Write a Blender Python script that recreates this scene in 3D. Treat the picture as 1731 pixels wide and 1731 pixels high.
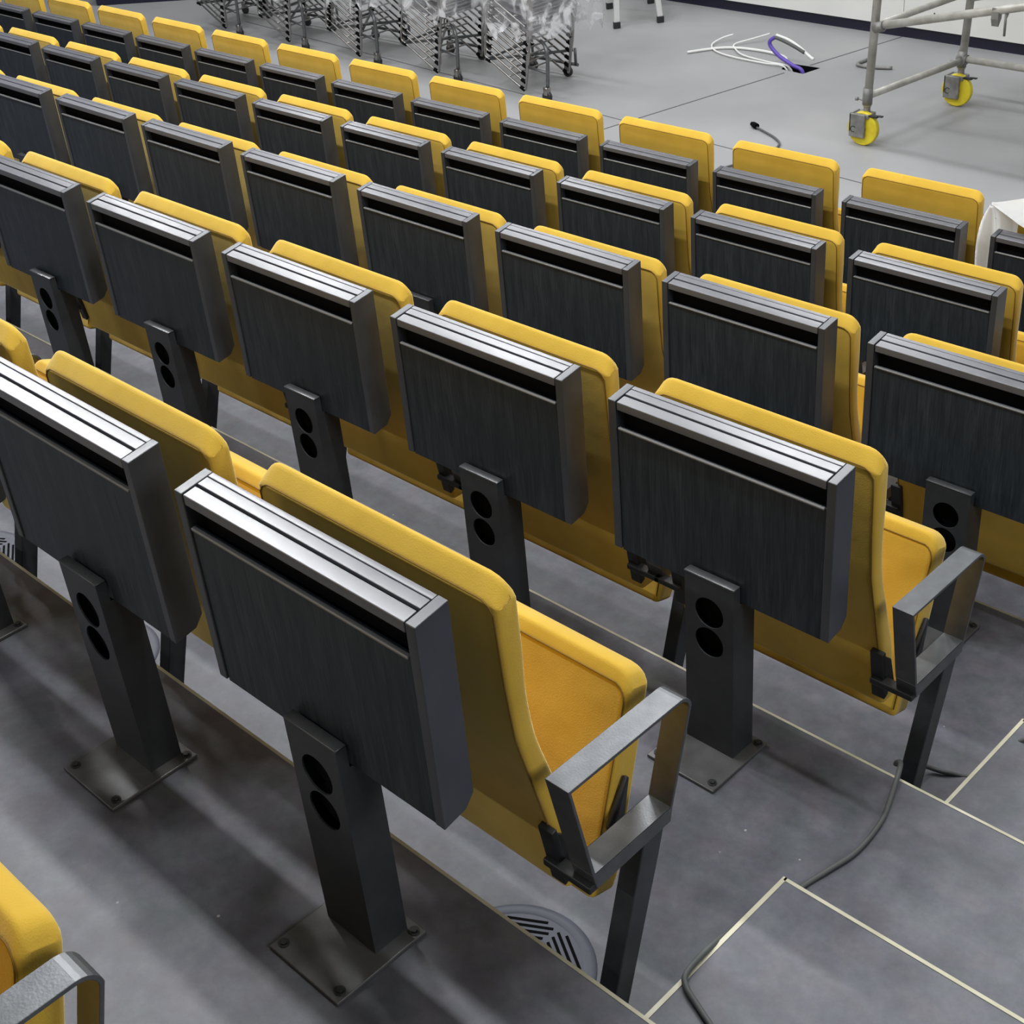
import bpy, bmesh, math, random
from mathutils import Vector, Matrix, noise
random.seed(7)
for o in list(bpy.data.objects): bpy.data.objects.remove(o)
SC = bpy.context.scene
COL = SC.collection
ZO = 1.92            # stage floor sits at z = 0

# ------------------------------------------------------------------ camera
def rot3(v):
    a = math.sqrt(sum(c*c for c in v)); k = Vector(v)/a
    return Matrix.Rotation(a, 3, k)
R3 = rot3((2.0538, .7844, -.53))           # world -> camera (x right, y down, z forward)
Rt = R3.transposed()
right, down, fwd = Rt.col[0].copy(), Rt.col[1].copy(), Rt.col[2].copy()
cam_d = bpy.data.cameras.new('camera'); cam = bpy.data.objects.new('camera', cam_d); COL.objects.link(cam)
M = Matrix.Identity(4)
for i in range(3):
    M[i][0] = right[i]; M[i][1] = -down[i]; M[i][2] = -fwd[i]
M[0][3], M[1][3], M[2][3] = 1.5468, -.7914, 1.0029 + ZO
cam.matrix_world = M
cam_d.sensor_fit = 'HORIZONTAL'; cam_d.sensor_width = 36; cam_d.lens = 2372.0/1731*36; cam_d.clip_end = 100; cam_d.clip_start = .02
SC.camera = cam

# ------------------------------------------------------------------ world, lights, exposure
SC.view_settings.view_transform = 'Standard'; SC.view_settings.look = 'None'
SC.view_settings.gamma = 1; SC.view_settings.use_curve_mapping = False
SC.view_settings.exposure = -0.3
wd = bpy.data.worlds.new('hall_air'); SC.world = wd; wd.use_nodes = True
bg = wd.node_tree.nodes['Background']; bg.inputs[0].default_value = (.90, .95, 1.0, 1); bg.inputs[1].default_value = .12
def lamp(x, y, z, p, sx=1.2, sy=.10, col=(.97, .985, 1), rz=0):
    l = bpy.data.lights.new('hall_light', 'AREA'); l.shape = 'RECTANGLE'; l.size = sx; l.size_y = sy
    l.energy = p; l.color = col
    o = bpy.data.objects.new('hall_light', l); COL.objects.link(o); o.location = (x, y, z+ZO); o.rotation_euler.z = rz
    return o
lamp(.05, .62, 2.9, 62)
lamp(-1.65, .62, 2.9, 50)
for x in (-3.3, -4.9, -6.5, -8.1): lamp(x, 1.0, 2.9, 62)
for x in (-8.0, -5.9, -3.9, -1.8, .9): lamp(x, 3.5, 3.3, 78)
for x in (-9.5, -6.5, -3.5, -.5): lamp(x, 6.4, 3.6, 92, 1.5, .4)
for x in (-5.2, -2.4, .3): lamp(x, -3.5, 2.9, 46)
o = lamp(4.2, .2, 1.9, 75, 1.3, 1.3); o.rotation_euler = (0, math.radians(64), 0)     # unseen area light added on the aisle side to brighten side faces

# ------------------------------------------------------------------ materials
def mat(name, col, rough=.5, metal=0.0, spec=.5, fn=None):
    m = bpy.data.materials.new(name); m.use_nodes = True; nt = m.node_tree; b = nt.nodes['Principled BSDF']
    b.inputs['Base Color'].default_value = (*col, 1); b.inputs['Roughness'].default_value = rough
    b.inputs['Metallic'].default_value = metal; b.inputs['Specular IOR Level'].default_value = spec
    if fn: fn(nt, b)
    return m
def N(nt, t, **k):
    n = nt.nodes.new(t)
    for a, v in k.items():
        if a.startswith('i_'): n.inputs[a[2:].replace('_', ' ')].default_value = v
        else: setattr(n, a, v)
    return n
def coords(nt, scale=(1, 1, 1), kind='Object'):
    tc = N(nt, 'ShaderNodeTexCoord'); mp = N(nt, 'ShaderNodeMapping'); mp.inputs['Scale'].default_value = scale
    nt.links.new(tc.outputs[kind], mp.inputs[0]); return mp.outputs[0]
def ramp(nt, fac, stops):
    r = N(nt, 'ShaderNodeValToRGB'); e = r.color_ramp.elements
    while len(e) < len(stops): e.new(.5)
    for el, (p, c) in zip(e, stops): el.position = p; el.color = (*c, 1)
    nt.links.new(fac, r.inputs[0]); return r.outputs[0]
def noise_col(stops, sc=(1, 1, 1), scale=5, detail=4, bump=0, bscale=60, rough_var=None):
    def fn(nt, b):
        v = coords(nt, sc)
        n = N(nt, 'ShaderNodeTexNoise', i_Scale=scale, i_Detail=detail); nt.links.new(v, n.inputs['Vector'])
        nt.links.new(ramp(nt, n.outputs[0], stops), b.inputs['Base Color'])
        if rough_var:
            mr = N(nt, 'ShaderNodeMapRange'); mr.inputs[3].default_value, mr.inputs[4].default_value = rough_var
            nt.links.new(n.outputs[0], mr.inputs[0]); nt.links.new(mr.outputs[0], b.inputs['Roughness'])
        if bump:
            n2 = N(nt, 'ShaderNodeTexNoise', i_Scale=bscale, i_Detail=3); nt.links.new(v, n2.inputs['Vector'])
            bp = N(nt, 'ShaderNodeBump', i_Strength=bump, i_Distance=.002); nt.links.new(n2.outputs[0], bp.inputs['Height'])
            nt.links.new(bp.outputs[0], b.inputs['Normal'])
    return fn
def tile_fn(nt, b):
    v = coords(nt, (1, 1, 1), 'Object')
    n = N(nt, 'ShaderNodeTexNoise', i_Scale=11, i_Detail=9, i_Roughness=.7); nt.links.new(v, n.inputs['Vector'])
    c1 = ramp(nt, n.outputs[0], [(.32, (.055, .056, .066)), (.5, (.102, .104, .121)), (.68, (.158, .159, .180))])
    n2 = N(nt, 'ShaderNodeTexNoise', i_Scale=16, i_Detail=4); nt.links.new(v, n2.inputs['Vector'])
    c2 = ramp(nt, n2.outputs[1], [(.36, (.088, .116, .112)), (.5, (.102, .102, .132)), (.64, (.126, .105, .118))])
    mx = N(nt, 'ShaderNodeMixRGB', blend_type='MIX'); mx.inputs[0].default_value = .35
    nt.links.new(c1, mx.inputs[1]); nt.links.new(c2, mx.inputs[2])
    sp = N(nt, 'ShaderNodeTexVoronoi', i_Scale=16); nt.links.new(v, sp.inputs['Vector'])
    sr = ramp(nt, sp.outputs['Distance'], [(.0, (1, 1, 1)), (.035, (1, 1, 1)), (.05, (0, 0, 0))])
    n3 = N(nt, 'ShaderNodeTexNoise', i_Scale=3.0); nt.links.new(v, n3.inputs['Vector'])
    mr = ramp(nt, n3.outputs[0], [(.56, (0, 0, 0)), (.6, (.6, .6, .6))])
    mu = N(nt, 'ShaderNodeMixRGB', blend_type='MULTIPLY'); mu.inputs[0].default_value = 1
    nt.links.new(sr, mu.inputs[1]); nt.links.new(mr, mu.inputs[2])
    m2 = N(nt, 'ShaderNodeMixRGB'); nt.links.new(mu.outputs[0], m2.inputs[0]); nt.links.new(mx.outputs[0], m2.inputs[1])
    m2.inputs[2].default_value = (.5, .5, .48, 1)
    nt.links.new(m2.outputs[0], b.inputs['Base Color'])
    bp = N(nt, 'ShaderNodeBump', i_Strength=.15, i_Distance=.002); nt.links.new(n.outputs[0], bp.inputs['Height'])
    nt.links.new(bp.outputs[0], b.inputs['Normal'])
def weave_fn(nt, b):
    v = coords(nt, (1, 1, 1))
    n = N(nt, 'ShaderNodeTexNoise', i_Scale=9, i_Detail=3); nt.links.new(v, n.inputs['Vector'])
    nt.links.new(ramp(nt, n.outputs[0], [(.3, (.60, .375, .040)), (.7, (.68, .43, .054))]), b.inputs['Base Color'])
    ck = N(nt, 'ShaderNodeTexVoronoi', i_Scale=420); nt.links.new(v, ck.inputs['Vector'])
    n2 = N(nt, 'ShaderNodeTexNoise', i_Scale=10, i_Detail=2); nt.links.new(v, n2.inputs['Vector'])
    b1 = N(nt, 'ShaderNodeBump', i_Strength=.22, i_Distance=.0010); nt.links.new(ck.outputs[0], b1.inputs['Height'])
    b2 = N(nt, 'ShaderNodeBump', i_Strength=.35, i_Distance=.012); nt.links.new(n2.outputs[0], b2.inputs['Height'])
    nt.links.new(b1.outputs[0], b2.inputs['Normal']); nt.links.new(b2.outputs[0], b.inputs['Normal'])
    b.inputs['Sheen Weight'].default_value = .9; b.inputs['Sheen Roughness'].default_value = .4
    b.inputs['Sheen Tint'].default_value = (1, .9, .55, 1)
def wood_fn(nt, b):
    v = coords(nt, (14, 3, 1.3))
    n = N(nt, 'ShaderNodeTexNoise', i_Scale=3.5, i_Detail=6, i_Distortion=1.2); nt.links.new(v, n.inputs['Vector'])
    v2 = coords(nt, (60, 10, 2.5))
    n2 = N(nt, 'ShaderNodeTexNoise', i_Scale=5, i_Detail=3); nt.links.new(v2, n2.inputs['Vector'])
    mx = N(nt, 'ShaderNodeMixRGB'); mx.inputs[0].default_value = .5
    nt.links.new(n.outputs[0], mx.inputs[1]); nt.links.new(n2.outputs[0], mx.inputs[2])
    nt.links.new(ramp(nt, mx.outputs[0], [(.36, (.011, .016, .022)), (.5, (.019, .026, .034)), (.66, (.034, .043, .053))]), b.inputs['Base Color'])
    bp = N(nt, 'ShaderNodeBump', i_Strength=.2, i_Distance=.001); nt.links.new(n2.outputs[0], bp.inputs['Height'])
    nt.links.new(bp.outputs[0], b.inputs['Normal'])
FAB = mat('yellow_fabric', (.74, .43, .03), .85, 0, .2, weave_fn)
SEAM = mat('seam_thread', (.20, .11, .01), .8)
WOOD = mat('charcoal_veneer', (.03, .03, .035), .42, 0, .4, wood_fn)
TOPM = mat('satin_grey_laminate', (.07, .07, .08), .30, 0, 1.0, noise_col([(.3, (.09, .092, .105)), (.7, (.105, .107, .12))], (3, 3, 3), 8, 2, 0, 60, (.26, .32)))
CAPM = mat('graphite_edge', (.045, .048, .056), .34, 0, .9, noise_col([(.3, (.032, .036, .044)), (.7, (.048, .053, .063))], (2, 2, 1), 9, 4))
STEEL = mat('dark_steel', (.11, .115, .12), .33, .55, .5, noise_col([(.3, (.10, .105, .11)), (.7, (.14, .145, .15))], (1, 1, 1), 30, 3, .08, 300))
PED = mat('powder_coated_steel', (.035, .039, .044), .40, .1, .5, noise_col([(.3, (.030, .034, .038)), (.7, (.045, .049, .055))], (1, 1, 1), 25, 3, .1, 350))
PLATE = mat('bare_steel_plate', (.12, .12, .12), .33, .4, .5, noise_col([(.3, (.085, .085, .085)), (.7, (.15, .15, .15))], (1, 1, 1), 14, 4, .1, 200))
BLACK = mat('black_plastic_and_shade', (.003, .003, .004), .9, 0, .1)  # plastic parts, plus painted-in darkness of desk slots, vent openings and hatch pit
EDGEM = mat('panel_edge_highlight', (.17, .17, .17), .35, 0, .9)  # lighter colour stands in for the highlight along the panel's top edge
RUB = mat('dark_plastic', (.018, .019, .02), .45)
TILE = mat('grey_floor_tile', (.15, .15, .17), .42, 0, .5, tile_fn)
NOSE = mat('beige_metal_nosing', (.52, .49, .36), .4, .2, .5, noise_col([(.3, (.42, .40, .28)), (.7, (.60, .57, .44))], (1, 1, 1), 12))
STAGE = mat('stage_floor', (.3, .3, .3), .5, 0, .4, noise_col([(.3, (.27, .27, .275)), (.5, (.30, .30, .305)), (.7, (.33, .325, .33))], (1, 1, 1), 1.3, 6, .1, 90))
SEAMF = mat('floor_joint', (.06, .06, .065), .8)
WALLM = mat('white_wall_panel', (.74, .74, .71), .6, 0, .3, noise_col([(.3, (.70, .70, .67)), (.7, (.77, .77, .74))], (1, 1, 1), 2))
PLINTH = mat('blue_black_plinth', (.008, .007, .025), .5)
GALV = mat('galvanised_tube', (.45, .44, .40), .45, .35, .5, noise_col([(.3, (.36, .35, .31)), (.55, (.48, .47, .43)), (.8, (.60, .59, .55))], (1, 1, 1), 14, 6, .15, 60))
GREYC = mat('grey_cast_housing', (.22, .22, .21), .5, .3, .5, noise_col([(.3, (.16, .16, .15)), (.7, (.28, .28, .27))], (1, 1, 1), 25, 4, .1, 80))
YWHEEL = mat('yellow_wheel', (.72, .58, .02), .4, 0, .5, noise_col([(.3, (.62, .48, .015)), (.7, (.80, .68, .03))], (1, 1, 1), 14))
CHROME = mat('chrome_wire', (.32, .31, .30), .33, 1)
SHELL = mat('grey_chair_shell', (.13, .13, .145), .4)
WIRE = mat('white_cable', (.75, .75, .73), .5)
PURP = mat('purple_cable', (.12, .07, .42), .45)
GCAB = mat('grey_cable', (.085, .09, .088), .55)
PAPER = mat('white_sheet', (.85, .85, .84), .7)
LADM = mat('pale_aluminium', (.66, .66, .65), .4, .2)
GRILLE = mat('grey_vent_metal', (.085, .09, .12), .5, .1)
def film():
    m = bpy.data.materials.new('clear_film'); m.use_nodes = True; nt = m.node_tree
    out = nt.nodes['Material Output']; b = nt.nodes['Principled BSDF']
    b.inputs['Base Color'].default_value = (.80, .81, .84, 1); b.inputs['Roughness'].default_value = .22
    b.inputs['Specular IOR Level'].default_value = .9
    t = N(nt, 'ShaderNodeBsdfTransparent'); mix = N(nt, 'ShaderNodeMixShader')
    v = coords(nt, (1, 1, 1)); n = N(nt, 'ShaderNodeTexNoise', i_Scale=8, i_Detail=4, i_Distortion=.7); nt.links.new(v, n.inputs['Vector'])
    nt.links.new(ramp(nt, n.outputs[0], [(.42, (.14, .14, .14)), (.52, (.28, .28, .28)), (.62, (.80, .80, .80))]), mix.inputs[0])
    nt.links.new(t.outputs[0], mix.inputs[1]); nt.links.new(b.outputs[0], mix.inputs[2]); nt.links.new(mix.outputs[0], out.inputs[0])
    bp = N(nt, 'ShaderNodeBump', i_Strength=.8, i_Distance=.02); nt.links.new(n.outputs[0], bp.inputs['Height']); nt.links.new(bp.outputs[0], b.inputs['Normal'])
    return m
FILM = film()

# ------------------------------------------------------------------ mesh helpers
class MB:
    def __init__(s): s.bm = bmesh.new()
    def box(s, x0, x1, y0, y1, z0, z1):
        v = [s.bm.verts.new(p) for p in ((x0,y0,z0),(x1,y0,z0),(x1,y1,z0),(x0,y1,z0),(x0,y0,z1),(x1,y0,z1),(x1,y1,z1),(x0,y1,z1))]
        for f in ((0,3,2,1),(4,5,6,7),(0,1,5,4),(1,2,6,5),(2,3,7,6),(3,0,4,7)): s.bm.faces.new([v[i] for i in f])
        return s
    def prism_x(s, prof, x0, x1):          # profile of (y, z) extruded along x
        a = [s.bm.verts.new((x0, y, z)) for y, z in prof]; b = [s.bm.verts.new((x1, y, z)) for y, z in prof]
        n = len(prof)
        for i in range(n): s.bm.faces.new((a[i], a[(i+1) % n], b[(i+1) % n], b[i]))
        s.bm.faces.new(a[::-1]); s.bm.faces.new(b); return s
    def slab(s, pts, t):                   # polygon pts (3D) extruded by vector t
        a = [s.bm.verts.new(p) for p in pts]; b = [s.bm.verts.new(Vector(p)+Vector(t)) for p in pts]; n = len(pts)
        for i in range(n): s.bm.faces.new((a[i], a[(i+1) % n], b[(i+1) % n], b[i]))
        s.bm.faces.new(a[::-1]); s.bm.faces.new(b); return s
    def tube(s, path, r, seg=8, closed=False):
        P = [Vector(p) for p in path]; n = len(P); rings = []; up = None
        for i, p in enumerate(P):
            if closed: t = (P[(i+1) % n]-P[i-1])
            else: t = (P[min(i+1, n-1)]-P[max(i-1, 0)])
            t.normalize()
            if up is None:
                up = Vector((0, 0, 1)) if abs(t.z) < .9 else Vector((1, 0, 0))
            sd = t.cross(up).normalized(); up = sd.cross(t).normalized()
            rr = r[i] if isinstance(r, (list, tuple)) else r
            rings.append([s.bm.verts.new(p+(sd*math.cos(a)+up*math.sin(a))*rr) for a in [2*math.pi*k/seg for k in range(seg)]])
        m = n if closed else n-1
        for i in range(m):
            A, B = rings[i], rings[(i+1) % n]
            for k in range(seg):
                f = s.bm.faces.new((A[k], A[(k+1) % seg], B[(k+1) % seg], B[k])); f.smooth = True
        if not closed: s.bm.faces.new(rings[0][::-1]); s.bm.faces.new(rings[-1])
        return s
    def cyl(s, a, b, r, seg=16): return s.tube([a, b], r, seg)
    def bevel(s, w, seg=2, ang=30, smooth=True):
        s.bm.normal_update()
        ed = [e for e in s.bm.edges if len(e.link_faces) == 2 and e.calc_face_angle(0) > math.radians(ang)]
        bmesh.ops.bevel(s.bm, geom=ed, offset=w, segments=seg, profile=.5, affect='EDGES', clamp_overlap=True)
        if smooth:
            for f in s.bm.faces: f.smooth = True
        return s
    def build(s, name, m, parent=None, wn=False):
        bmesh.ops.recalc_face_normals(s.bm, faces=s.bm.faces)
        me = bpy.data.meshes.new(name); s.bm.to_mesh(me); s.bm.free()
        if m: me.materials.append(m)
        o = bpy.data.objects.new(name, me); COL.objects.link(o)
        if parent: o.parent = parent
        if wn:
            md = o.modifiers.new('weighted_normal', 'WEIGHTED_NORMAL'); md.keep_sharp = True
        return o
def W(x, y, z): return (x, y, z+ZO)
def empty(name, loc, rz=0):
    o = bpy.data.objects.new(name, None); COL.objects.link(o); o.location = loc; o.rotation_euler.z = rz; o.empty_display_size = .1; return o
def tag(o, label=None, cat=None, group=None, kind=None):
    if label: o['label'] = label
    if cat: o['category'] = cat
    if group: o['group'] = group
    if kind: o['kind'] = kind
    return o
def kids(root): return [o for o in bpy.data.objects if o.parent == root]
def dup(root, loc, rz=None):
    r = root.copy(); COL.objects.link(r); r.location = loc
    if rz is not None: r.rotation_euler.z = rz
    for ch in kids(root):
        c = ch.copy(); COL.objects.link(c); c.parent = r
        for g in kids(ch):
            d = g.copy(); COL.objects.link(d); d.parent = c
    return r
def spline(pts, n=8):
    P = [Vector(p) for p in pts]; out = []
    for i in range(len(P)-1):
        a = P[max(i-1, 0)]; b = P[i]; c = P[i+1]; d = P[min(i+2, len(P)-1)]
        for k in range(n):
            t = k/n
            out.append(.5*((2*b)+(c-a)*t+(2*a-5*b+4*c-d)*t*t+(3*b-a-3*c+d)*t**3))
    out.append(P[-1]); return out

# ------------------------------------------------------------------ setting
YR = [0, .9097, 1.8174, 2.7414, 3.6504]; ZR = [0, -.2674, -.5273, -.8027, -1.0451]
X0 = [0, -.0089, -.0116, -.0324, -.0226]; PITCH = .6168
DESK_H = .72
FL = [z-DESK_H for z in ZR]                 # tier heights (old datum)
EDGE = [.165, 1.055, 1.972, 2.895, 3.805]
STZ = -1.92
XL, XR = -12.0, 3.2
def struct(o): o['kind'] = 'structure'; return o
# tiers: index -1 .. 4
yb = [-1.9, -.745] + EDGE
fz = [FL[0]+.267] + FL
for i in range(6):
    struct(MB().box(XL, XR, yb[i], yb[i+1], -.05, fz[i]+ZO).build('floor', TILE))
    struct(MB().box(XL, XR, yb[i+1]-.005, yb[i+1]+.001, fz[i]+ZO-.02, fz[i]+ZO+.0012).build('trim_%d' % (i+1), NOSE))
# aisle half steps: block in front of each tier edge, right of the seats
n = 7
for i in range(5):
    lo = FL[i+1] if i < 4 else STZ
    h = (FL[i]+lo)/2
    if i == 4: continue
    y0 = EDGE[i]; y1 = y0+.44
    st = struct(MB().box(.62, XR, y0, y1, lo+ZO, h+ZO).build('floor', TILE))
    struct(MB().box(.616, .624, y0, y1+.003, h+ZO-.02, h+ZO+.0012).box(.62, XR, y1-.004, y1+.003, h+ZO-.02, h+ZO+.0012).build('trim_%d' % n, NOSE)); n += 1

# stage floor with an open cable hatch
hole = [(-4.209, 7.537), (-4.152, 7.393), (-3.961, 7.372), (-3.933, 7.542)]
outer = [(-16, 14), (-16, EDGE[4]), (6, EDGE[4]), (6, 14)]
m = MB(); bm = m.bm
vo = [bm.verts.new((x, y, 0)) for x, y in outer]; vi = [bm.verts.new((x, y, 0)) for x, y in hole]; vd = [bm.verts.new((x, y, -.25)) for x, y in hole]
for i in range(4):
    j = (i+1) % 4
    bm.faces.new((vo[i], vo[j], vi[j], vi[i]))
for v in vd: bm.verts.remove(v)
struct(m.build('floor', STAGE))
m = MB(); bm = m.bm; hh = [[bm.verts.new((x, y, z)) for x, y in hole] for z in (-.001, -.25)]
for i in range(4): bm.faces.new((hh[0][i], hh[0][(i+1) % 4], hh[1][(i+1) % 4], hh[1][i]))
bm.faces.new(hh[1])
struct(m.build('trim_22', BLACK))  # hatch pit walls in black, the shade put into their colour
def seam(a, b, w=.005):
    a = Vector((a[0], a[1], 0)); b = Vector((b[0], b[1], 0)); d = (b-a).normalized(); s = Vector((-d.y, d.x, 0))*w
    return [a-s, b-s, b+s, a+s]
struct(MB().slab(seam((-4.55, 5.0), (-4.085, 7.33)), (0, 0, .0012)).slab(seam((-4.03, 7.56), (-3.85, 8.45)), (0, 0, .0012)).build('trim_20', SEAMF))
struct(MB().slab(seam((-9, 6.36), (2, 5.47), .0035), (0, 0, .0012)).build('trim_21', SEAMF))
# front wall: white panels above a dark recessed plinth
wa, wb = Vector((-13, 8.70)), Vector((3.4, 8.22)); wd_ = (wb-wa); L = wd_.length; wd_.normalize(); wn_ = Vector((wd_.y, -wd_.x))
wall = struct(MB().slab([(wa.x, wa.y+.03, .085), (wb.x, wb.y+.03, .085), (wb.x, wb.y+.2, .085), (wa.x, wa.y+.2, .085)], (0, 0, 3.6)).build('wall_front', WALLM))
x = 0; k = 0
off = (Vector((-3.84, 8.43))-wa).dot(wd_) % 2.4
s0 = -2.4+off
while s0 < L:
    a = wa+wd_*max(s0+.002, 0); b = wa+wd_*min(s0+2.398, L)
    MB().slab([(a.x, a.y, .08), (b.x, b.y, .08), (b.x, b.y+.028, .08), (a.x, a.y+.028, .08)], (0, 0, 2.4)).bevel(.002, 1, smooth=False).build('wall_panel', WALLM, wall)
    sc = MB()
    for q in (.25, 1.2, 2.15):
        for zz in (.2, .6, 1.2):
            c = wa+wd_*(s0+q)
            if 0 < s0+q < L: sc.cyl((c.x, c.y+.003, zz), (c.x, c.y-.003, zz), .006, 8)
    if len(sc.bm.verts): sc.build('screw', RUB, wall)
    s0 += 2.4
struct(MB().slab([(wa.x, wa.y+.025, 0), (wb.x, wb.y+.025, 0), (wb.x, wb.y+.1, 0), (wa.x, wa.y+.1, 0)], (0, 0, .084)).build('baseboard_front', PLINTH))

# ------------------------------------------------------------------ desk box on pedestal (local origin: floor, under the box centre, y = near face)
def arc_ring(bm, cx, cz, r, x0, x1, z0, z1, y0, y1, n=32):
    f_o, f_i, b_o, b_i = [], [], [], []
    angs = sorted([2*math.pi*k/n for k in range(n)]+[math.atan2(q-cz, p-cx) % (2*math.pi) for p in (x0, x1) for q in (z0, z1)]); n = len(angs)
    for a in angs:
        c, s = math.cos(a), math.sin(a)
        t = min((x1-cx if c > 0 else cx-x0)/abs(c) if abs(c) > 1e-6 else 9, (z1-cz if s > 0 else cz-z0)/abs(s) if abs(s) > 1e-6 else 9)
        for lst, y, rr in ((f_o, y0, t), (f_i, y0, r), (b_o, y1, t), (b_i, y1, r)): lst.append(bm.verts.new((cx+c*rr, y, cz+s*rr)))
    for k in range(n):
        j = (k+1) % n
        bm.faces.new((f_o[k], f_o[j], f_i[j], f_i[k])); bm.faces.new((b_o[k], b_i[k], b_i[j], b_o[j])); bm.faces.new((f_i[k], f_i[j], b_i[j], b_i[k])); bm.faces.new((f_o[k], b_o[k], b_o[j], f_o[j]))
def make_desk(loc):
    t = empty('desk_box', loc)
    H = DESK_H; T = .0565; sl = .0085; hw = .25; sp = .018; zb = H-.334
    zt = lambda y: H+sl*y/T
    for s in (-1, 1):
        x0, x1 = (-hw, -hw+sp) if s < 0 else (hw-sp, hw)
        MB().prism_x([(0, zb), (0, H), (T, H+sl), (T, zb+.028), (T-.016, zb+.008)], x0, x1).bevel(.0016, 2).build('side_panel', CAPM, t, True)
    xi = hw-sp-.0008
    MB().box(-xi, xi, .003, .012, zb-.003, H-.056).bevel(.0012, 1).build('front_panel', WOOD, t, True)
    MB().box(-xi+.003, xi-.003, -.0005, .008, H-.0600, H-.0545).bevel(.0022, 2).build('panel_edge_strip', EDGEM, t, True)
    MB().box(-xi, xi, T-.010, T-.001, zb+.006, H-.03).build('back_panel', WOOD, t)
    MB().box(-xi, xi, .014, T-.011, H-.075, H-.070).box(-xi+.001, xi-.001, .0240, .0262, H-.070, H-.012).build('slot_shade', BLACK, t)  # black insert stands in for the shade inside the slot
    MB().prism_x([(.001, H-.018), (.001, zt(0)-.001), (.0235, zt(.0235)-.001), (.0235, H-.018)], -xi+.002, xi-.002).bevel(.0014, 2).build('front_lip', TOPM, t, True)
    MB().prism_x([(.0275, H-.16), (.0275, zt(.0275)-.0005), (.0450, zt(.045)-.0005), (.0450, H-.16)], -xi+.001, xi-.001).bevel(.001, 2).build('folding_tablet', TOPM, t, True)
    MB().prism_x([(.0462, H-.05), (.0462, zt(.0462)-.0005), (T-.0005, zt(T)-.0005), (T-.0005, H-.05)], -xi, xi).bevel(.0012, 2).build('back_rail', TOPM, t, True)
    # pedestal
    px = .0575; y0 = -.020; zt_ = .425
    m = MB(); h1, h2 = .347, .276; r = .0338
    zz = [0, h2-.0355, h2+.0355, h1+.0355, zt_]
    m.box(-px, px, y0, y0+.003, 0, zz[1]); m.box(-px, px, y0, y0+.003, zz[3], zz[4])
    arc_ring(m.bm, 0, h2, r, -px, px, zz[1], zz[2], y0, y0+.003); arc_ring(m.bm, 0, h1, r, -px, px, zz[2], zz[3], y0, y0+.003)
    for s in (-1, 1):
        xa, xb = (-px, -px+.003) if s < 0 else (px-.003, px)
        m.prism_x([(y0+.003, 0), (.042, 0), (.042, zb-.004), (-.001, zb-.004), (-.001, zt_-.004), (y0+.003, zt_-.004)], xa, xb)
    m.box(-px, px, .042, .045, 0, zb-.004)
    m.build('pedestal', PED, t)
    MB().box(-px-.0006, px+.0006, y0-.0006, -.001, zt_-.003, zt_+.0004).bevel(.0008, 1).build('pedestal_top_edge', STEEL, t)
    for h in (h1, h2): MB().cyl((0, y0+.018, h), (0, y0+.03, h), r+.001, 24).build('socket', BLACK, t)
    MB().box(px-.045, px-.005, y0+.003, y0+.004, .10, .104).build('weld_mark', RUB, t)
    p = MB().box(-.083, .083, -.118, .062, 0, .008).bevel(.002, 2).build('base_plate', PLATE, t, True)
    for bx, by in ((-.068, -.1), (.068, -.1), (-.070, .048), (.070, .048)):
        MB().cyl((bx, by, .007), (bx, by, .0105), .009, 12).cyl((bx, by, .010), (bx, by, .014), .006, 6).build('bolt', RUB, p)
    return t

# ------------------------------------------------------------------ tip-up seat (local origin: floor, x centre of the seat, y as the desk row)
HF = .987
def round_poly(pts, rr):
    out = []; n = len(pts)
    for i in range(n):
        p = Vector(pts[i]); a = Vector(pts[i-1]); b = Vector(pts[(i+1) % n]); r = rr[i]
        if not r: out.append(p); continue
        u = p+(a-p).normalized()*min(r, (a-p).length*.45); w = p+(b-p).normalized()*min(r, (b-p).length*.45)
        for k in range(5): t = k/4; out.append(u*(1-t)**2+p*2*t*(1-t)+w*t*t)
    return out
def soft_slab(prof, hx, R, re, up, strip=False):
    """cushion: (y, z) profile across x, big radius on the two upper corners, soft edges all round"""
    up = Vector(up).normalized(); n = len(prof); P = [Vector(p) for p in prof]
    area = sum(P[i].x*P[(i+1) % n].y-P[(i+1) % n].x*P[i].y for i in range(n)); sg = 1 if area > 0 else -1
    nrm = []
    for i in range(n):
        d = (P[(i+1) % n]-P[i-1]).normalized(); nrm.append(Vector((d.y, -d.x))*sg)
    T = max(p.dot(up) for p in P); m = MB(); rings = []
    es = [0, .12*re, .4*re, re]+[re+(R-re)*q for q in (.15, .35, .6, 1)]+[hx*.55, hx]
    for e, sd in [(e, -1) for e in es]+[(e, 1) for e in es[-2::-1]]:
        ins = re*(1-math.sqrt(max(0, 1-((re-e)/re)**2))) if e < re else 0
        ee = max(e, .05*R); cf = math.sqrt(max(0, 1-((R-ee)/R)**2)) if ee < R else 1
        ring = []
        for p, q in zip(P, nrm):
            v = p-q*ins; t = v.dot(up)
            if t > T-R: v = v+up*((T-R)+(t-(T-R))*cf-t)
            ring.append(m.bm.verts.new((sd*(hx-e), v.x, v.y)))
        rings.append(ring)
    for a, b in zip(rings, rings[1:]):
        for k in range(n): m.bm.faces.new((a[k], a[(k+1) % n], b[(k+1) % n], b[k])).smooth = True
    if strip:
        for r in (rings[0], rings[-1]):
            for k in range(n//2-1): m.bm.faces.new((r[k], r[k+1], r[n-2-k], r[n-1-k])).smooth = True
    else:
        m.bm.faces.new(rings[0][::-1]); m.bm.faces.new(rings[-1])
    return m
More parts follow.
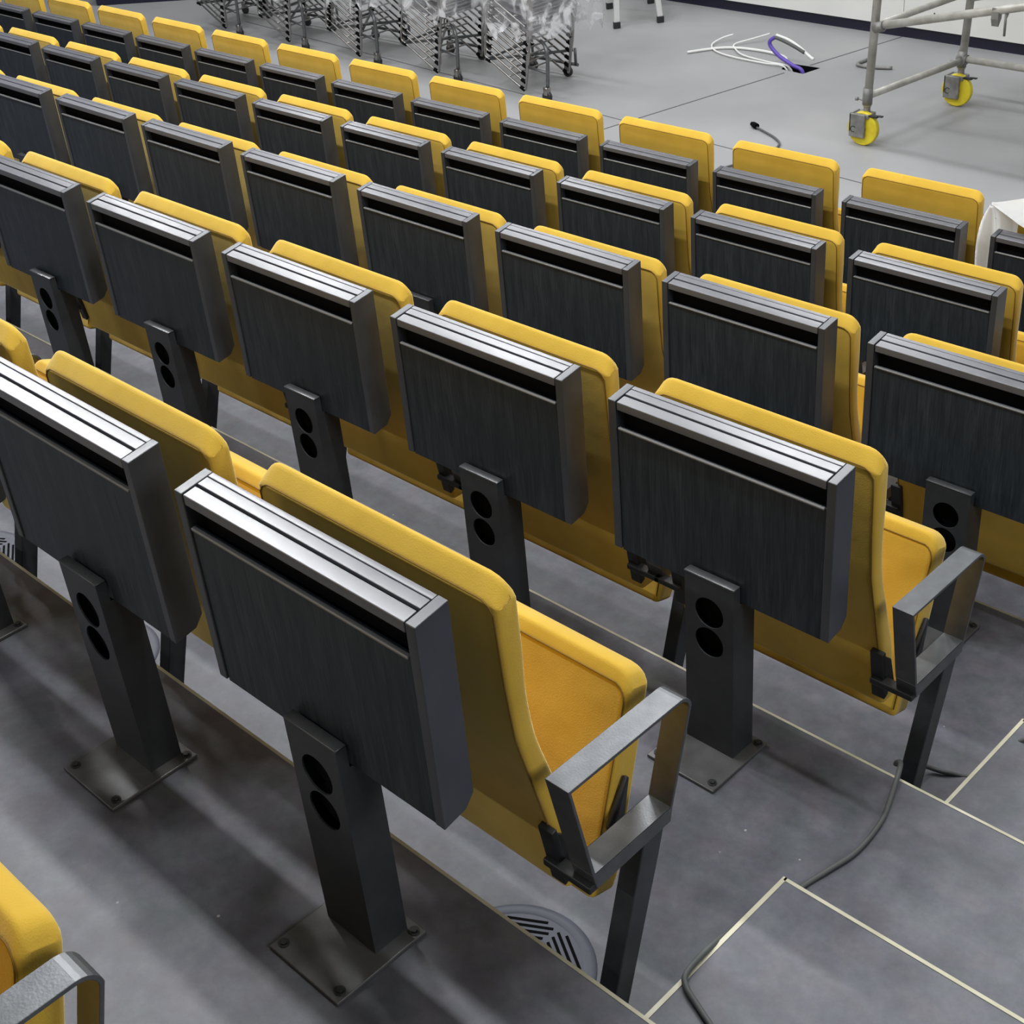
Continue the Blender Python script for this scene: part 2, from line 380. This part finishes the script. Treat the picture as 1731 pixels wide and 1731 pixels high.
def make_seat(loc):
    t = empty('tip_up_seat', loc); h = HF; hx = .2495
    rear = [(.214, .352), (.204, .44), (.192, .505), (.170, .600), (.147, .700), (.138, .800), (.134, .880), (.133, .936)]
    front = [(.160, .968), (.172, .946), (.174, .850), (.172, .770), (.181, .690), (.207, .600), (.236, .500), (.262, .352)]
    soft_slab(round_poly(rear+front, [.012, 0, 0, .02, .03, .03, .01, .008, .012, .012, 0, .03, .03, .02, 0, .012]), hx, .036, .008, (0, 1), True).build('backrest', FAB, t)
    # seam along the rear edge of the backrest
    path = [(-hx+.006, y-.0005, z) for y, z in [(.2105, .385)]+rear[1:-1]]
    path += [(-hx+.006+.028*(1-math.cos(a)), .1325, .912+.026*math.sin(a)) for a in (.3, .8, 1.3, 1.57)]
    path += [(-x, y, z) for x, y, z in path[::-1]]
    MB().tube(path, .0013, 6).build('seam', SEAM, t)
    # folded cushion
    a = math.atan(.30); u = Vector((0, math.sin(a), math.cos(a))); v = Vector((0, math.cos(a), -math.sin(a)))
    A = Vector((0, .376, h-.324)); Lc = .395; th = .052
    c = [A-u*Lc, A-u*.02-v*.001, A+u*.004+v*.008, A+v*.004+v*th*.8+u*.002, A+v*th-u*.014, A-u*(Lc-.03)+v*(th+.012), A-u*Lc+v*(th+.004)]
    prof = [(p.y, p.z) for p in c]
    soft_slab(round_poly(prof, [.012, .010, .008, .012, .012, .012, .012]), hx, .034, .010, (u.y, u.z)).build('seat_cushion', FAB, t)
    o2 = -v*.0012
    path = [(s*(hx-.004), *(A-u*q+o2).yz) for s, q in ((-1, .375), (-1, .2), (-1, .045))]
    path = [Vector(p) for p in path]
    for k in range(1, 5):
        an = k/5*math.pi/2; q = .045-.028*math.sin(an); path.append(Vector((-(hx-.004)+.028*(1-math.cos(an)), *(A-u*q+o2).yz)))
    path += [Vector((-p.x, p.y, p.z)) for p in path[::-1]]
    MB().tube(path, .0012, 6).build('seam', SEAM, t)
    # corner brackets and cross bar
    for s in (-1, 1):
        x0, x1 = (hx-.018, hx+.011) if s > 0 else (-hx-.011, -hx+.018)
        m = MB().prism_x([(.181, .505), (.192, .508), (.214, .39), (.200, .383)], x0, x1)
        xs = (hx+.0035, hx+.0095) if s > 0 else (-hx-.0095, -hx-.0035)
        m.prism_x([(.184, .505), (.218, .475), (.236, .41), (.205, .383)], xs[0], xs[1])
        m.bevel(.002, 2).build('corner_bracket', RUB, t, True)
        MB().prism_x([(.300, .42), (.345, .495), (.352, .490), (.335, .405), (.31, .40)], xs[0]-.001, xs[1]+.001).bevel(.0015, 1).build('hinge_plate', RUB, t)
    MB().box(hx-.015, hx+.078, .182, .206, h-.562, h-.548).bevel(.003, 2).build('cross_bar', RUB, t, True)
    MB().box(-hx-.056, -hx+.015, .182, .206, h-.562, h-.548).bevel(.003, 2).build('cross_bar', RUB, t, True)
    # armrest loop on the right
    xa, xb = .2865, .330; T = .006
    def loop(off):
        pts = [(.153+off, h-.334-off), ]
        cx, cz, r = .390, h-.334-.026, .026-off
        pts += [(cx+r*math.sin(q), cz+r*math.cos(q)) for q in (0, .25, .5, .75, 1, 1.25, 1.5)]
        pts += [(.368-off*.9, h-.524+off*.0), (.188+off, h-.524)]
        return pts
    m = MB(); o_, i_ = loop(0), loop(T); bm = m.bm
    def ring(pp, x): return [bm.verts.new((x, y, z)) for y, z in pp]
    oa, ob, ia, ib = ring(o_, xa), ring(o_, xb), ring(i_, xa), ring(i_, xb); nn = len(o_)
    for k in range(nn-1):
        bm.faces.new((oa[k], oa[k+1], ob[k+1], ob[k])); bm.faces.new((ia[k], ib[k], ib[k+1], ia[k+1]))
        bm.faces.new((oa[k], ia[k], ia[k+1], oa[k+1])); bm.faces.new((ob[k], ob[k+1], ib[k+1], ib[k]))
    k = nn-1
    bm.faces.new((oa[k], ia[k], ia[0], oa[0])); bm.faces.new((ob[k], ob[0], ib[0], ib[k])); bm.faces.new((oa[k], oa[0], ob[0], ob[k])); bm.faces.new((ia[k], ib[k], ib[0], ia[0]))
    bm.normal_update(); m.bevel(.0009, 2, 50, False)
    m.build('armrest', STEEL, t, True)
    MB().prism_x([(.188, h-.5235), (.368, h-.5235), (.362, h-.552), (.196, h-.557)], xa, xb).bevel(.001, 1, smooth=False).build('lower_bar', STEEL, t, True)
    MB().prism_x([(.306, h-.55), (.352, h-.55), (.338, h-.60), (.217, .002), (.178, .002)], xa+.004, xb-.004).bevel(.0015, 1, smooth=False).build('leg', PED, t, True)
    MB().box(xa+.002, xb-.002, .165+.006, .225, 0, .006).build('foot_plate', PED, t)
    return t

ORD = ['aisle-end', 'second', 'third', 'fourth', 'fifth', 'sixth', 'seventh', 'eighth', 'ninth', 'tenth', 'eleventh', 'twelfth', 'thirteenth', 'fourteenth', 'fifteenth']
ROWN = ['nearest', 'second', 'middle', 'fourth', 'farthest']
def colphrase(k): return 'at the aisle end' if k == 0 else '%s from the aisle' % ORD[k]
desk_cols = [range(0, 3), range(0, 6), range(0, 9), range(0, 12), range(1, 15)]
seat_cols = [range(0, 4), range(0, 7), range(0, 10), range(0, 12), range(1, 15)]
desk0 = seat0 = None
for r in range(5):
    for k in desk_cols[r]:
        loc = (X0[r]-PITCH*k+.25, YR[r], FL[r]+ZO)
        if desk0 is None: desk0 = o = make_desk(loc)
        else: o = dup(desk0, loc)
        tag(o, 'dark wood desk box on steel pedestal, %s row, %s' % (ROWN[r], colphrase(k)), 'desk', 'desk boxes in the %s row' % ROWN[r])
    for k in seat_cols[r]:
        z = (FL[r+1] if r < 4 else STZ)+ZO
        loc = (X0[r]-PITCH*k+.2475, YR[r], z)
        if seat0 is None: seat0 = o = make_seat(loc)
        else: o = dup(seat0, loc)
        tag(o, 'yellow tip-up seat with steel armrest, in front of %s desk row, %s' % (ROWN[r], colphrase(k)), 'seat', 'seats in the %s row' % ROWN[r])
for k in (0, 1):
    o = dup(seat0, (-PITCH*k+.2475, -.91, FL[0]+ZO))
    tag(o, ('yellow tip-up seat at the bottom left corner, shiny steel armrest beside it', 'yellow tip-up seat just left of the one in the bottom left corner')[k], 'seat', 'seats of the viewer row')

# ------------------------------------------------------------------ round floor vents
def make_vent(x, y, z):
    t = empty('floor_vent', (x, y, z+ZO)); R = .147
    prof = [(.124, .0024), (.127, .0032), (.134, .0036), (R-.003, .003), (R, .0)]
    bm = bmesh.new(); n = 48; rings = [[bm.verts.new((r*math.cos(2*math.pi*k/n), r*math.sin(2*math.pi*k/n), h)) for k in range(n)] for r, h in prof]
    for a, b in zip(rings, rings[1:]):
        for k in range(n): bm.faces.new((a[k], b[k], b[(k+1) % n], a[(k+1) % n])).smooth = True
    mm = MB(); mm.bm.free(); mm.bm = bm; mm.build('rim', GRILLE, t)
    MB().cyl((0, 0, 0), (0, 0, .0022), .126, 48).build('dish', GRILLE, t)
    for sec, (lo, hi, d) in enumerate(((90, 210, 30), (-30, 90, -30), (210, 330, 90))):
        m2 = math.radians((lo+hi)/2); dd = math.radians(d); dv = Vector((math.cos(dd), math.sin(dd), 0)); nv = Vector((-dv.y, dv.x, 0))
        for q in range(-11, 12):
            o = nv*(q*.0118+.004); seg = []
            for s in range(-60, 61):
                p = o+dv*(s*.002); rr = p.length; an = math.degrees(math.atan2(p.y, p.x))
                an = an if an >= lo-.01 else an+360
                # keep clear of the ridges
                e = min(math.sin(math.radians(max(an-lo, 0))), math.sin(math.radians(max(hi-an, 0))) if an < hi else -1)*rr
                if rr < .117 and lo < an < hi and e > .005: seg.append(s)
            if len(seg) > 8:
                a = o+dv*(seg[0]*.002); b = o+dv*(seg[-1]*.002); w = nv*.0027
                MB().slab([a-w+Vector((0, 0, .0005)), b-w+Vector((0, 0, .0005)), b+w+Vector((0, 0, .0005)), a+w+Vector((0, 0, .0005))], (0, 0, .0024)).build('slot', BLACK, t)
    MB().cyl((-.085, .069, .002), (-.085, .069, .004), .005, 10).build('screw', RUB, t)
    return t
v0 = None
for i, vx in enumerate((.318, -1.04, -1.66)):
    if v0 is None: v0 = o = make_vent(vx, .237, FL[1])
    else: o = dup(v0, (vx, .237, FL[1]+ZO))
    tag(o, ('round grey floor grille under the aisle-end seat of the nearest row', 'round grey floor grille behind the pedestal of the second nearest desk', 'round grey floor grille at the left photo edge, nearest row')[i], 'vent', 'round floor grilles')

# ------------------------------------------------------------------ cables by the steps
pts = [(1.0, 1.62, FL[2]+.145), (.80, 1.52, FL[2]+.145), (.66, 1.44, FL[2]+.142), (.58, 1.41, FL[2]+.008), (.52, 1.371, FL[2]+.007), (.477, 1.335, FL[2]+.03), (.49, 1.20, FL[2]+.14), (.56, 1.085, FL[1]+.008), (.592, 1.0, FL[1]+.006), (.612, .93, FL[1]+.006), (.618, .84, FL[1]+.006), (.604, .768, FL[1]+.006),
       (.590, .70, FL[1]+.006), (.598, .60, FL[1]+.03), (.606, .50, FL[1]+.10), (.613, .42, FL[1]+.135), (.618, .345, FL[1]+.141), (.634, .321, FL[1]+.141), (.669, .305, FL[1]+.141), (.71, .288, FL[1]+.141), (.80, .25, FL[1]+.141), (.95, .235, FL[1]+.141)]
o = MB().tube(spline([W(*p) for p in pts], 6), .0052, 8).build('power_cable', GCAB)
tag(o, 'grey cable running down the aisle steps beside the near seats', 'cable')

# ------------------------------------------------------------------ white sheet hung over the farthest desk
def sheet(rows, name, parent=None):
    b = bmesh.new(); R = [[b.verts.new(W(*p)) for p in rw] for rw in rows]
    for a, c in zip(R, R[1:]):
        for i in range(len(a)-1): b.faces.new((a[i], a[i+1], c[i+1], c[i])).smooth = True
    bmesh.ops.solidify(b, geom=b.faces[:], thickness=.0012)
    mm = MB(); mm.bm.free(); mm.bm = b; return mm.build(name, PAPER, parent)
sh = empty('white_sheet', W(-.69, 3.74, -1.2))
def loc_rows(rows): return [[(x+.69, y-3.74, z+1.2-ZO) for x, y, z in rw] for rw in rows]
left = spline([(-.724, 3.722, -1.205), (-.727, 3.722, -1.12), (-.716, 3.722, -1.03), (-.688, 3.722, -.962)], 5)
rightc = spline([(-.668, 3.728, -1.215), (-.664, 3.728, -1.13), (-.660, 3.728, -1.05), (-.676, 3.724, -.966)], 5)
sheet(loc_rows([[tuple(a.lerp(b, s/4)+Vector((0, -.010*math.sin(math.pi*s/4), 0))) for s in range(5)] for a, b in zip(left, rightc)]), 'upright_flap', sh)
r2 = spline([(-.665, 3.730, -1.13), (-.661, 3.731, -1.05), (-.668, 3.728, -.99), (-.684, 3.724, -.962)], 5)
r3 = spline([(-.590, 3.752, -1.13), (-.590, 3.752, -1.06), (-.590, 3.750, -1.01), (-.600, 3.745, -.985)], 5)
sheet(loc_rows([[tuple(a.lerp(b, s/4)) for s in range(5)] for a, b in zip(r2, r3)]), 'inner_flap', sh)
near = spline([(-.684, 3.722, -.960), (-.60, 3.70, -.985), (-.52, 3.68, -1.005), (-.35, 3.66, -1.02), (-.2, 3.66, -1.0)], 5)
far = spline([(-.684, 3.726, -.958), (-.61, 3.82, -.955), (-.50, 3.92, -.945), (-.33, 3.98, -.94), (-.2, 4.0, -.94)], 5)
sheet(loc_rows([[tuple(a.lerp(b, s/5)+Vector((0, 0, .006*math.sin(math.pi*s/5)))) for s in range(6)] for a, b in zip(near, far)]), 'top_leaf', sh)
tag(sh, 'large white paper sheet draped over the right end of the farthest row', 'paper')

# ------------------------------------------------------------------ things on the stage
S = lambda x, y, z=0: (x, y, z)
t = empty('scaffold_tower', (-2.85, 6.40, 0)); ox, oy = -2.85, 6.40
wy, wx = .90, 1.85
posts = [(0, 0), (.10, wy), (wx, -.05), (wx+.10, wy-.05)]
for i, (x, y) in enumerate(posts):
    MB().cyl((x, y, .225), (x+.09, y, 2.3), .0245, 14).build('post', GALV, t)
    MB().cyl((x, y, .235), (x, y, .335), .029, 14).cyl((x, y, .255), (x-.06, y-.015, .262), .005, 8).cyl((x-.055, y-.014, .262), (x-.07, y-.018, .263), .011, 8).build('collar_clamp', GREYC, t)
    c = MB().cyl((x, y, .19), (x, y, .24), .021, 12).box(x-.055, x+.045, y-.055, y+.03, .165, .19).box(x-.075, x+.028, y-.068, y-.050, .052, .19).box(x-.075, x-.062, y-.068, y+.03, .08, .19).bevel(.004, 2).build('castor_housing', GREYC, t, True)
    MB().tube([(x-.045+.017*math.cos(a), y-.0685, .100+.017*math.sin(a)) for a in [.7+k*.45 for k in range(11)]], .0025, 6).build('cast_mark', RUB, c)
    MB().cyl((x+.0, y-.045, .1), (x+.0, y-.008, .1), .1, 32).bevel(.008, 3).build('wheel', YWHEEL, t, True)
    MB().cyl((x, y-.049, .1), (x, y-.004, .1), .026, 16).build('hub', RUB, t)
    MB().box(x+.045, x+.10, y-.05, y-.02, .178, .190).box(x+.095, x+.13, y-.045, y-.025, .186, .194).bevel(.002, 1).build('brake_lever', RUB, t)
def bar(a, b, r=.022, name='rung'): MB().cyl(a, b, r, 12).build(name, GALV, t)
for px, dx in ((0, 0), (wx, 0)):
    yy = 0 if px == 0 else -.05
    for hh in (.285, .69, 1.19, 1.69, 2.19):
        l = .09*(hh-.225)/2.1
        bar((px+l, yy, hh), (px+.10+l, yy+wy, hh+(-.01 if hh < .3 else 0)), .020)
bar((.10, wy, .285), (wx+.12, wy-.05, .285), .021, 'horizontal_brace')
bar((.04, -.03, .695), (wx+.06, -.08, 1.14), .023, 'diagonal_brace')
bar((.14, wy-.03, .66), (wx+.16, wy-.08, 1.12), .022, 'diagonal_brace')
MB().cyl((.10, wy-.03, .28), (.10, wy+.03, .28), .03, 12).cyl((.07, wy, .283), (.135, wy, .283), .03, 12).build('coupler', GREYC, t)
MB().cyl((.045, -.04, .69), (.10, -.04, .705), .03, 12).build('coupler', GREYC, t)
MB().prism_x([(-.07, .885), (-.03, .885), (-.035, .83), (-.06, .79), (-.075, .83)], .76, .80).cyl((.83, -.05, .90), (.835, -.055, .745), .007, 8).cyl((.83, -.05, .83), (.86, -.05, .91), .006, 8).build('trigger_clip', GREYC, t)
MB().box(.05, wx+.15, -.02, wy, 2.2, 2.24).build('platform_deck', LADM, t)
tag(t, 'galvanised scaffold tower on yellow castor wheels standing on the stage', 'scaffold')

# step stool
t = empty('step_stool', (-5.9, 7.675, 0))
F = [(0, 0), (.20, .29), (-.45, .43), (-.25, .715)]
ctr = Vector((-.125, .36, 0))
def leg(p, top): 
    a = Vector((p[0], p[1], .03)); b = Vector((top[0], top[1], .46)); d = Vector((.20, .29, 0)).normalized()*.022; e = Vector((-.29, .20, 0)).normalized()*.010
    MB().slab([a-d-e, a+d-e, a+d+e, a-d+e], b-a).bevel(.003, 1).build('leg', LADM, t, True)
    MB().slab([Vector((p[0], p[1], 0))+q for q in (-d*1.25-e*1.7, d*1.25-e*1.7, d*1.25+e*1.7, -d*1.25+e*1.7)], (0, 0, .05)).bevel(.005, 2).build('rubber_foot', RUB, t, True)
tops = [(-.03, .05), (.135, .29), (-.37, .38), (-.205, .64)]
for p, q in zip(F, tops): leg(p, q)
def tread(ps, z, th, name): MB().slab([(x, y, z) for x, y in ps], (0, 0, th)).bevel(.004, 2).build(name, LADM, t, True)
tread([(-.02, .03), (.165, .29), (.05, .37), (-.13, .11)], .205, .03, 'lower_tread')
tread([(-.05, .04), (.135, .30), (-.20, .66), (-.39, .39)], .45, .03, 'upper_tread')
tag(t, 'white folding step stool with grey rubber feet on the stage', 'stool')

# cables out of the floor hatch
def cable(name, pts, r, m, label, cat='cable', n=6): return tag(MB().tube(spline(pts, n), r, 8).build(name, m), label, cat)
cable('white_cable', [(-4.10, 7.44, -.12), (-4.15, 7.43, .004), (-4.32, 7.42, .012), (-4.60, 7.44, .012), (-4.80, 7.50, .012), (-4.93, 7.62, .012), (-4.93, 7.74, .03), (-4.87, 7.80, .05)], .0065, WIRE, 'white cable end curling up on the stage, farther left of two')
cable('white_cable', [(-4.08, 7.47, -.12), (-4.13, 7.45, .004), (-4.30, 7.45, .014), (-4.55, 7.50, .014), (-4.70, 7.60, .014), (-4.78, 7.70, .016), (-4.72, 7.82, .03), (-4.64, 7.94, .05)], .0065, WIRE, 'white cable end curling up on the stage, nearer the hatch')
cable('white_cable', [(-4.12, 7.50, -.12), (-4.18, 7.50, .01), (-4.30, 7.62, .012), (-4.55, 7.66, .012), (-4.80, 7.60, .012), (-4.97, 7.38, .012)], .010, WIRE, 'thick straight white cable lying left of the floor hatch')
cable('purple_cable', [(-3.99, 7.45, -.12), (-4.02, 7.45, -.01), (-4.10, 7.45, .02), (-4.21, 7.45, .067), (-4.285, 7.45, .125), (-4.292, 7.45, .162), (-4.262, 7.46, .187)], .014, PURP, 'purple cable looping up out of the floor hatch')
cable('dark_cable', [(-4.258, 7.462, .187), (-4.20, 7.47, .172), (-4.10, 7.47, .142), (-4.02, 7.47, .112)], .013, GCAB, 'dark cable between purple loop and white end over the hatch')
cable('white_cable', [(-4.262, 7.480, .198), (-4.16, 7.485, .175), (-4.06, 7.48, .135), (-3.99, 7.475, .095), (-3.935, 7.46, .078)], .011, WIRE, 'short white cable end sticking out above the floor hatch')
o = MB().tube(spline([(-3.56, 6.285, .012), (-3.46, 6.24, .012), (-3.34, 6.18, .010), (-3.25, 6.09, .010), (-3.22, 5.9, .010), (-3.30, 5.6, .010)], 6), .007, 8).build('plug_lead', GCAB)
p = MB().cyl((-3.59, 6.298, .02), (-3.55, 6.28, .019), .018, 12).cyl((-3.607, 6.305, .02), (-3.59, 6.298, .02), .013, 12).build('plug', BLACK, o)
tag(o, 'black power lead with plug lying on the stage floor', 'cable')
cable('bent_rod', [(-3.739, 7.828, .012), (-3.748, 7.716, .012), (-3.70, 7.68, .012), (-3.60, 7.69, .012), (-3.49, 7.736, .012)], .012, GREYC, 'bent grey metal rod lying behind the left scaffold post', 'rod', 4)
# dark low platform at far left
o = MB().slab([(-10.89, 6.03, 0), (-10.10, 6.68, 0), (-10.9, 7.7, 0), (-11.7, 7.0, 0)], (0, 0, .5)).bevel(.006, 1, smooth=False).build('stage_block', PLINTH)
tag(o, 'dark low box standing far left on the stage', 'box')

# ------------------------------------------------------------------ nested wire chairs in clear film
def make_chair(loc):
    t = empty('wire_chair', loc)
    for y in (0, .44):
        pth = spline([(.045, y, .44), (.02, y, .36), (-.02, y, .20), (.0, y, .165), (.03, y, .150), (.30, y, .012), (.345, y, 0), (.365, y, .03), (.40, y, .30), (.45, y, .62), (.50, y, .86)], 4)
        MB().tube(pth, .0075, 6).build('side_frame', CHROME, t)
        MB().cyl((-.006, y, .158), (.030, y, .145), .013, 8).build('glide', BLACK, t)
        MB().cyl((.31, y, .008), (.345, y, -.008), .013, 8).build('glide', BLACK, t)
    for rx, rz in ((.03, .40), (.415, .40), (.2, .065)): MB().cyl((rx, 0, rz), (rx, .44, rz), .006, 6).build('cross_rod', CHROME, t)
    b = MB().box(0, .40, .015, .425, 0, .010)
    for v in b.bm.verts: v.co = Vector((.03+v.co.x, v.co.y, .42-v.co.x*.12+v.co.z))
    b.bevel(.004, 1).build('seat', SHELL, t)
    b = MB().box(0, .010, .015, .425, .50, .85)
    for v in b.bm.verts: v.co = Vector((.43+v.co.x+(v.co.z-.5)*.17, v.co.y, v.co.z))
    b.bevel(.004, 1).build('backrest', SHELL, t)
    return t
random.seed(3)
ch0 = None; SN = ['rightmost', 'second', 'third', 'fourth', 'leftmost']; CN = ['bottom', 'second', 'third', 'fourth', 'fifth', 'sixth', 'seventh', 'eighth', 'top']
for s in range(5):
    sx = -5.335-.88*s-.345; sy = 6.05
    for k in range(9):
        loc = (sx+k*.011, sy+random.uniform(-.006, .006), .05+k*.052)
        if ch0 is None: ch0 = o = make_chair(loc)
        else: o = dup(ch0, loc)
        tag(o, 'chrome wire chair nested under film, %s stack%s, %s chair' % (SN[s], '' if s in (0, 4) else ' from the right', CN[k]), 'chair', 'nested wire chairs in the %s stack' % SN[s])
    # trolley
    t = empty('chair_trolley', (sx, sy, 0))
    MB().tube([(-.05, .50, .09), (.39, .50, .09)], .012, 8).cyl((-.02, .0, .20), (.38, .47, .20), .010, 8).cyl((-.04, .47, .21), (.38, .0, .20), .010, 8).cyl((.38, .49, .09), (.38, .49, .21), .010, 8).cyl((-.04, .49, .09), (-.04, .49, .21), .010, 8).cyl((-.02, 0, .2), (-.04, .49, .21), .010, 8).build('base_frame', STEEL, t)
    MB().tube(spline([(.585, -.02, .10), (.60, -.02, .28), (.595, -.02, .345), (.56, .0, .375), (.50, .03, .385)], 5), .013, 8).cyl((.40, .0, .205), (.59, -.02, .195), .010, 8).build('push_handle', STEEL, t)
    for cx, cy in ((.575, -.02), (-.04, .49), (.30, .49)):
        c = MB().cyl((cx, cy-.014, .035), (cx, cy+.014, .035), .035, 14).build('castor', RUB, t)
        MB().box(cx-.018, cx+.018, cy-.022, cy+.022, .045, .10).bevel(.004, 1).build('castor_fork', CHROME, c)
    tag(t, 'steel trolley with castors under the %s stack of wire chairs%s' % (SN[s], '' if s in (0, 4) else ' from the right'), 'trolley', 'chair trolleys')
    # film
    bm = bmesh.new(); U, V = 56, 26; G = []
    x0, x1, y0, y1 = sx+.02, sx+.60, sy-.03, sy+.52
    zlo, zhi = .20, 1.35
    per = 2*((x1-x0)+(y1-y0))
    for v in range(V+1):
        row = []; fv = v/V
        for u in range(U):
            d = u/U*per
            if d < x1-x0: p = Vector((x0+d, y0)); nn_ = Vector((0, -1))
            elif d < x1-x0+y1-y0: p = Vector((x1, y0+d-(x1-x0))); nn_ = Vector((1, 0))
            elif d < 2*(x1-x0)+y1-y0: p = Vector((x1-(d-(x1-x0)-(y1-y0)), y1)); nn_ = Vector((0, 1))
            else: p = Vector((x0, y1-(d-2*(x1-x0)-(y1-y0)))); nn_ = Vector((-1, 0))
            rag = .20*noise.noise(Vector((u*.55, s*3.1, 0)))+.10*noise.noise(Vector((u*1.7, s*5.1, 2)))
            z = (zlo+.22+.7*rag)*(1-fv)+zhi*fv
            q = noise.noise(Vector((p.x*9, p.y*9, z*5+s*7)))*.05+noise.noise(Vector((p.x*25, p.y*25, z*14)))*.02+.02
            row.append(bm.verts.new((p.x+nn_.x*q+.15*(z-.4)*.55, p.y+nn_.y*q, z)))
        G.append(row)
    for a, b in zip(G, G[1:]):
        for u in range(U): bm.faces.new((a[u], a[(u+1) % U], b[(u+1) % U], b[u])).smooth = True
    mm = MB(); mm.bm.free(); mm.bm = bm; o = mm.build('plastic_film', FILM)
    tag(o, 'crumpled clear plastic film wrapped round the %s stack of wire chairs%s' % (SN[s], '' if s in (0, 4) else ' from the right'), 'film', 'plastic film wraps')
